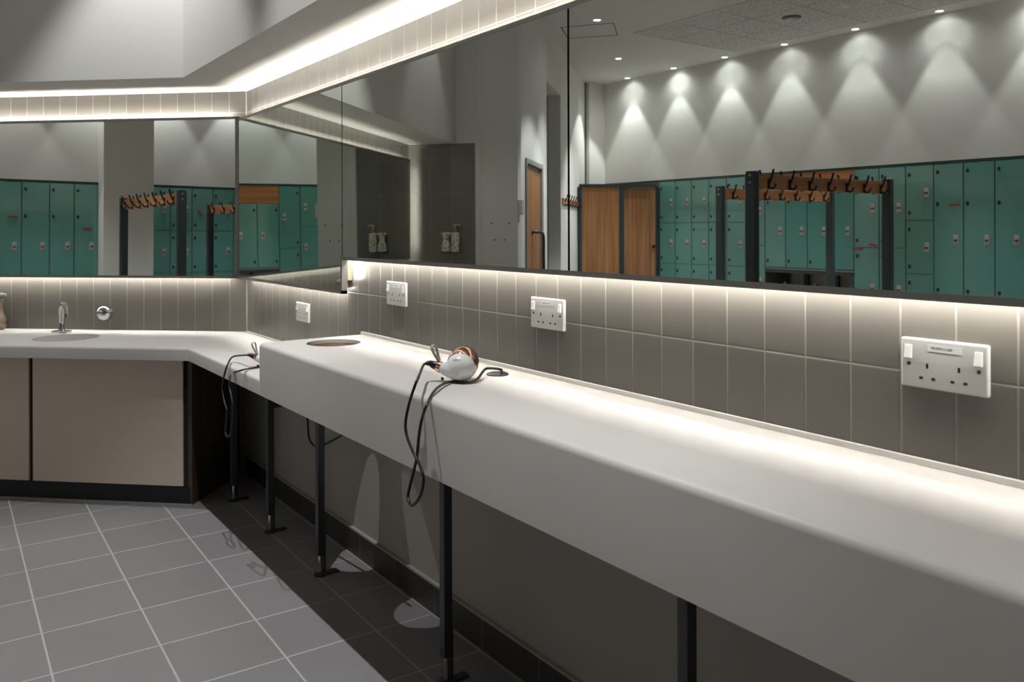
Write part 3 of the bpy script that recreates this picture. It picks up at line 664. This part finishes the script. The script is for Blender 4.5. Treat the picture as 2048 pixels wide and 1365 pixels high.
# ------------------------------------------------------------------ cloakroom benches with hook rails
def hook(mb, x, side, z):
    """double coat hook on the given side of the rail"""
    y = side * 0.016; s = side
    mb.box(x - 0.012, x + 0.012, min(y, y + s * 0.004), max(y, y + s * 0.004), z - 0.045, z + 0.025)
    mb.tube([(x, y + s * 0.003, z - 0.005), (x, y + s * 0.018, z + 0.020), (x, y + s * 0.030, z + 0.055), (x, y + s * 0.040, z + 0.088)], 0.0075, n=8, smooth_n=4)
    mb.tube([(x, y + s * 0.003, z - 0.030), (x, y + s * 0.030, z - 0.042), (x, y + s * 0.048, z - 0.030), (x, y + s * 0.055, z - 0.010)], 0.0070, n=8, smooth_n=4)
def bench(loc, rz, L, label):
    t = thing('cloakroom_bench', label, 'bench', loc, rz, 'cloakroom benches with hook rails')
    for x in (0.0, L):
        b = MB(); b.box(x - 0.025, x + 0.025, -0.036, 0.036, 0.0, 1.66); p = b.build('post', M['slate'], t, bev=0.003)
        for z in (1.632, 1.585):
            for s_ in (-1, 1):
                b = MB(); b.cyl((x + s_ * 0.025, 0, z), (x + s_ * 0.028, 0, z), 0.008, n=12); b.build('bolt', M['lock'], p)
        b = MB(); b.box(x - 0.025, x + 0.025, -0.35, 0.35, 0.36, 0.40); b.box(x - 0.02, x + 0.02, -0.35, -0.31, 0, 0.36); b.box(x - 0.02, x + 0.02, 0.31, 0.35, 0, 0.36); b.build('seat_support', M['slate'], t)
    b = MB(); b.box(0.025, L - 0.025, -0.016, 0.016, 1.544, 1.641); rl = b.build('hook_board', M['oak_rail'], t, bev=0.002)
    for s_ in (-1, 1):
        for k in range(7):
            b = MB(); hook(b, 0.025 + (L - 0.05) * (k + 0.55) / 7.0, s_, 1.588); b.build('coat_hook', M['slot'], rl, smooth=True)
    for y in (-0.27, -0.17, 0.17, 0.27):
        b = MB(); b.box(-0.04, L + 0.04, y - 0.04, y + 0.04, 0.40, 0.43); b.build('seat_slat', M['oak_rail'], t, bev=0.003)
    b = MB(); b.box(0.025, L - 0.025, -0.02, 0.02, 0.66, 0.70); b.build('cross_rail', M['slate'], t)
    return t
def bench_at(x0, y0, x1, y1, label):
    d = Vector((x1 - x0, y1 - y0)); return bench((x0, y0, 0), atan2(d.y, d.x), d.length, label)
bench_at(-3.214, 3.575, -4.878, 3.60, 'cloakroom bench with a hook rail, nearest the vanity mirror reflection')
bench_at(-4.58, 5.01, -6.15, 4.95, 'cloakroom bench with a hook rail in front of the bench alcove')
bench_at(-4.30, 2.10, -5.82, 2.38, 'cloakroom bench with a hook rail in front of the lockers past the column')

# ------------------------------------------------------------------ changing cubicle across the far corner
cL, cM, cR = Vector((-6.195, 8.895)), Vector((-6.69, 8.575)), Vector((-7.135, 8.325))
cu = thing('changing_cubicle', 'oak fronted changing cubicle across the far corner beside the lockers', 'cubicle', (cL.x, cL.y, 0))
def seg(a, b_, f0, f1, th0, th1, z0, z1, mb):
    d = b_ - a; L = d.length; m = Matrix.Translation((a.x - cL.x, a.y - cL.y, 0)) @ Matrix.Rotation(atan2(d.y, d.x), 4, 'Z')
    mb.box(f0 * L, f1 * L, th0, th1, z0, z1, m)
for p in (cL, cM, cR):
    b = MB(); q = p - cL; b.box(q.x - 0.028, q.x + 0.028, q.y - 0.028, q.y + 0.028, 0, 1.86); b.build('post', M['slate'], cu)
b = MB(); seg(cL, cM, 0, 1, -0.025, 0.025, 1.86, 1.90, b); seg(cM, cR, 0, 1, -0.025, 0.025, 1.86, 1.90, b); b.build('head_rail', M['slate'], cu)
b = MB(); seg(cL, cM, 0.05, 0.95, -0.01, 0.01, 0.12, 1.86, b); b.build('panel', M['oak'], cu)
b = MB(); seg(cM, cR, 0.06, 0.80, -0.035, -0.015, 0.12, 1.84, b); dd = b.build('door', M['oak'], cu)
b = MB(); d = cR - cM; m = Matrix.Translation((cM.x - cL.x, cM.y - cL.y, 0)) @ Matrix.Rotation(atan2(d.y, d.x), 4, 'Z')
b = MB(); seg(cM, cR, 0.82, 0.95, -0.01, 0.012, 0.12, 1.86, b); b.build('side_strip', M['oak'], cu)
b = MB(); b.cyl(m @ Vector((d.length * 0.885, 0.011, 1.03)), m @ Vector((d.length * 0.885, 0.05, 1.03)), 0.022); b.build('knob', M['slot'], cu, smooth=True)

# hook rail on the partition
hr = thing('wall_hook_rail', 'short oak hook rail on the white partition beside the changing cubicle', 'hook rail', Bp(6.12, D1, 1.655), BR)
b = MB(); b.box(0, 1.55, 0.0005, 0.02, -0.075, 0.0); bd = b.build('board', M['oak_rail'], hr, bev=0.002)
for k in range(7):
    b = MB(); hook(b, 0.12 + 0.215 * k, 1, -0.04); b.build('coat_hook', M['slot'], bd, smooth=True)
# switch plate on the partition end
sp = thing('access_reader', 'white access plate on the end of the white nib wall beside the wooden door', 'switch plate', Bp(2.985, 0.9555, 1.40), BR)
b = MB(); b.box(-0.05, 0.05, 0.0005, 0.03, 0.0, 0.125); b.build('plate', M['white'], sp, bev=0.004)
b = MB(); b.box(-0.045, -0.02, 0.0005, 0.012, -0.065, 0.0); b.build('cable_cover', M['trimwhite'], sp)
# corridor wall fixings
fx = MB()
for o_, z_ in ((0.730, 1.328), (0.884, 1.328), (0.755, 1.19), (0.841, 1.19)): fx.cyl((2.9195, o_, z_), (2.917, o_, z_), 0.007, n=12)
struct('trim_3', fx, M['steel_dark'], BR, KC)

# ------------------------------------------------------------------ soap bottles
def soap(loc, rz, label):
    t = thing('soap_bottle', label, 'soap bottle', loc, rz)
    b = MB(); b.lathe([(0.036, 0.0), (0.037, 0.006), (0.037, 0.150), (0.033, 0.160), (0.016, 0.166)], n=28); b.build('body', M['floral'], t, smooth=True)
    b = MB(); b.lathe([(0.016, 0.165), (0.017, 0.168), (0.017, 0.190), (0.012, 0.195)], n=20); b.build('collar', M['amber'], t, smooth=True)
    b = MB(); b.lathe([(0.005, 0.195), (0.005, 0.212), (0.016, 0.232), (0.016, 0.236), (0, 0.236)], n=16); b.box(-0.006, 0.006, 0.0, 0.045, 0.226, 0.236); b.build('pump', M['clear'], t, smooth=True)
    return t
WAIST = [(0.030, 0.0), (0.041, 0.006), (0.043, 0.022), (0.038, 0.030), (0.044, 0.042), (0.042, 0.058), (0.033, 0.080), (0.027, 0.102), (0.029, 0.128), (0.036, 0.152)]
def waisted(loc, rz, label, m1, m2, k=1.0):
    t = thing('waisted_bottle', label, 'bottle', loc, rz)
    b = MB(); b.lathe([(r * k, h * k) for r, h in WAIST], n=28); b.build('body', m1, t, smooth=True)
    b = MB(); b.lathe([(0.036 * k, 0.152 * k), (0.045 * k, 0.158 * k), (0.046 * k, 0.170 * k), (0.030 * k, 0.175 * k), (0, 0.175 * k)], n=24); b.build('cap', m2, t, smooth=True)
    return t
brk = thing('bottle_shelf', 'small dark bracket shelf holding two bottles on the nib wall', 'shelf', Bp(2.92, 0.385, 1.088), BR)
b = MB(); b.box(-0.095, -0.0005, -0.075, 0.075, -0.008, 0.0); b.build('plate', M['steel_dark'], brk)
soap(Bp(2.875, 0.425, 1.0885), BR, 'floral soap pump bottle on the nib wall bracket')
waisted(Bp(2.875, 0.345, 1.0885), BR, 'waisted floral bottle beside the pump bottle on the bracket', M['floral'], M['floral'], 0.95)
waisted(Bp(1.392, 0.062, ZL + 0.0005), BR, 'brown waisted bottle at the left edge on the basin counter', M['taupe'], M['green_cap'], 1.12)

# ------------------------------------------------------------------ ceiling fittings and lights
def ray_light(name, loc, power, ang, blend, aim=(0, 0, -1), col=(0.97, 0.985, 1.0), soft=0.02, parent=None):
    l = bpy.data.lights.new(name, 'SPOT'); l.energy = power; l.spot_size = radians(ang); l.spot_blend = blend; l.color = col; l.shadow_soft_size = soft
    o = bpy.data.objects.new(name, l); COL.objects.link(o)
    o.rotation_euler = Vector(aim).to_track_quat('-Z', 'Y').to_euler(); o.location = loc
    if parent is not None: o.parent = parent
    return o
def downlight(x, y, label, power, ang=70, blend=0.6, spill=0.0, group='recessed ceiling downlights', soft=0.02, aim=(0, 0, -1)):
    t = thing('ceiling_downlight', label, 'downlight', (x, y, H), group=group)
    b = MB(); n = 28
    b.lathe([(0.036, -0.0005), (0.052, -0.0005), (0.052, -0.004), (0.046, -0.007), (0.036, -0.003)], n=n, cap=False); b.build('trim_ring', M['trimwhite'], t, smooth=True)
    b = MB(); b.lathe([(0, -0.002), (0.036, -0.002)], n=n, cap=False); b.build('lens', M['lens'], t)
    ray_light('lamp', (0, 0, -0.012), power, ang, blend, aim=aim, parent=t, soft=soft)
    if spill: ray_light('spill', (0, 0, -0.012), spill, 150, 1.0, parent=t, soft=0.03)
    return t
WW = 62.0
A20 = radians(19)
for i, y in enumerate((8.811, 7.912, 7.036, 6.142, 5.229, 4.309, 3.40, 2.50, 1.60, 0.70)):
    downlight(-7.04, y, 'downlight washing the wall above the lockers, %s from the cubicle corner' % (ordn + ['ninth', 'tenth'])[i], WW * (1.7 if i == 0 else 1.0), 76, 0.22, spill=16, aim=(sin(A20), 0, -cos(A20)))
GEN = 120.0; ROW = 150.0
for x, y, lab in ((-4.464, 6.54, 'downlight beside the access hatch on the plain ceiling'), (-5.991, 7.865, 'downlight between the acoustic panel and the cubicle corner'),
                  (-6.011, 5.886, 'downlight set in the acoustic ceiling panel'), (-6.0, 3.9, 'downlight in the acoustic panel over the cloakroom benches'), (-6.0, 1.9, 'downlight in the acoustic panel near the square column')):
    downlight(x, y, lab, GEN * 1.9, 66, 0.8, spill=5)
for x, y, lab in ((-0.75, 3.87, 'downlight over the corner of the two counters'), (-0.75, 2.235, 'downlight over the raised counter by the round opening'), (-0.75, 0.20, 'downlight over the raised counter beside the camera')):
    downlight(x, y, lab, ROW * (0.6 if y < 1 else 1.12 if y < 3 else 0.88), 70, 0.45, spill=7, soft=0.012)
p = Bp(2.10, 0.66); downlight(p.x, p.y, 'downlight near the left end of the basin counter', GEN * 0.2, 60, 0.5, spill=3)
p = Bp(4.0, 1.85); downlight(p.x, p.y, 'downlight washing the partition above the wooden door', WW * 2.4, 88, 0.3, spill=4)
for x, y, lab in ((-3.9, 4.3, 'added unseen downlight over the middle of the changing room'),):
    downlight(x, y, lab, GEN, 60, 0.8, spill=4)  # unseen lamp, added to raise the light level in mid-room
v = MB(); v.lathe([(0, -0.012), (0.09, -0.012), (0.10, -0.004), (0.10, -0.0005)], n=32, cap=False)
tag(v.build('ceiling_vent', M['steel_dark'], None, (-6.007, 5.293, H - 0.008), smooth=True), 'round dark vent in the acoustic ceiling panel', 'vent')
v = MB(); v.lathe([(0, -0.035), (0.03, -0.035), (0.045, -0.02), (0.055, -0.0005)], n=28, cap=False)
tag(v.build('smoke_detector', M['trimwhite'], None, (-5.986, 4.664, H - 0.008), smooth=True), 'white smoke detector on the acoustic ceiling panel', 'smoke detector')

# ------------------------------------------------------------------ world and view
wd = bpy.data.worlds.new('World'); S.world = wd; wd.use_nodes = True
wd.node_tree.nodes['Background'].inputs[0].default_value = (0, 0, 0, 1)
vs = S.view_settings; vs.view_transform = 'Standard'; vs.look = 'None'; vs.gamma = 1.0; vs.use_curve_mapping = False
vs.exposure = 0.0
try:
    S.cycles.max_bounces = 14; S.cycles.diffuse_bounces = 6; S.cycles.glossy_bounces = 8; S.cycles.sample_clamp_indirect = 6.0
    S.cycles.caustics_reflective = True; S.cycles.use_light_tree = True
except Exception: pass
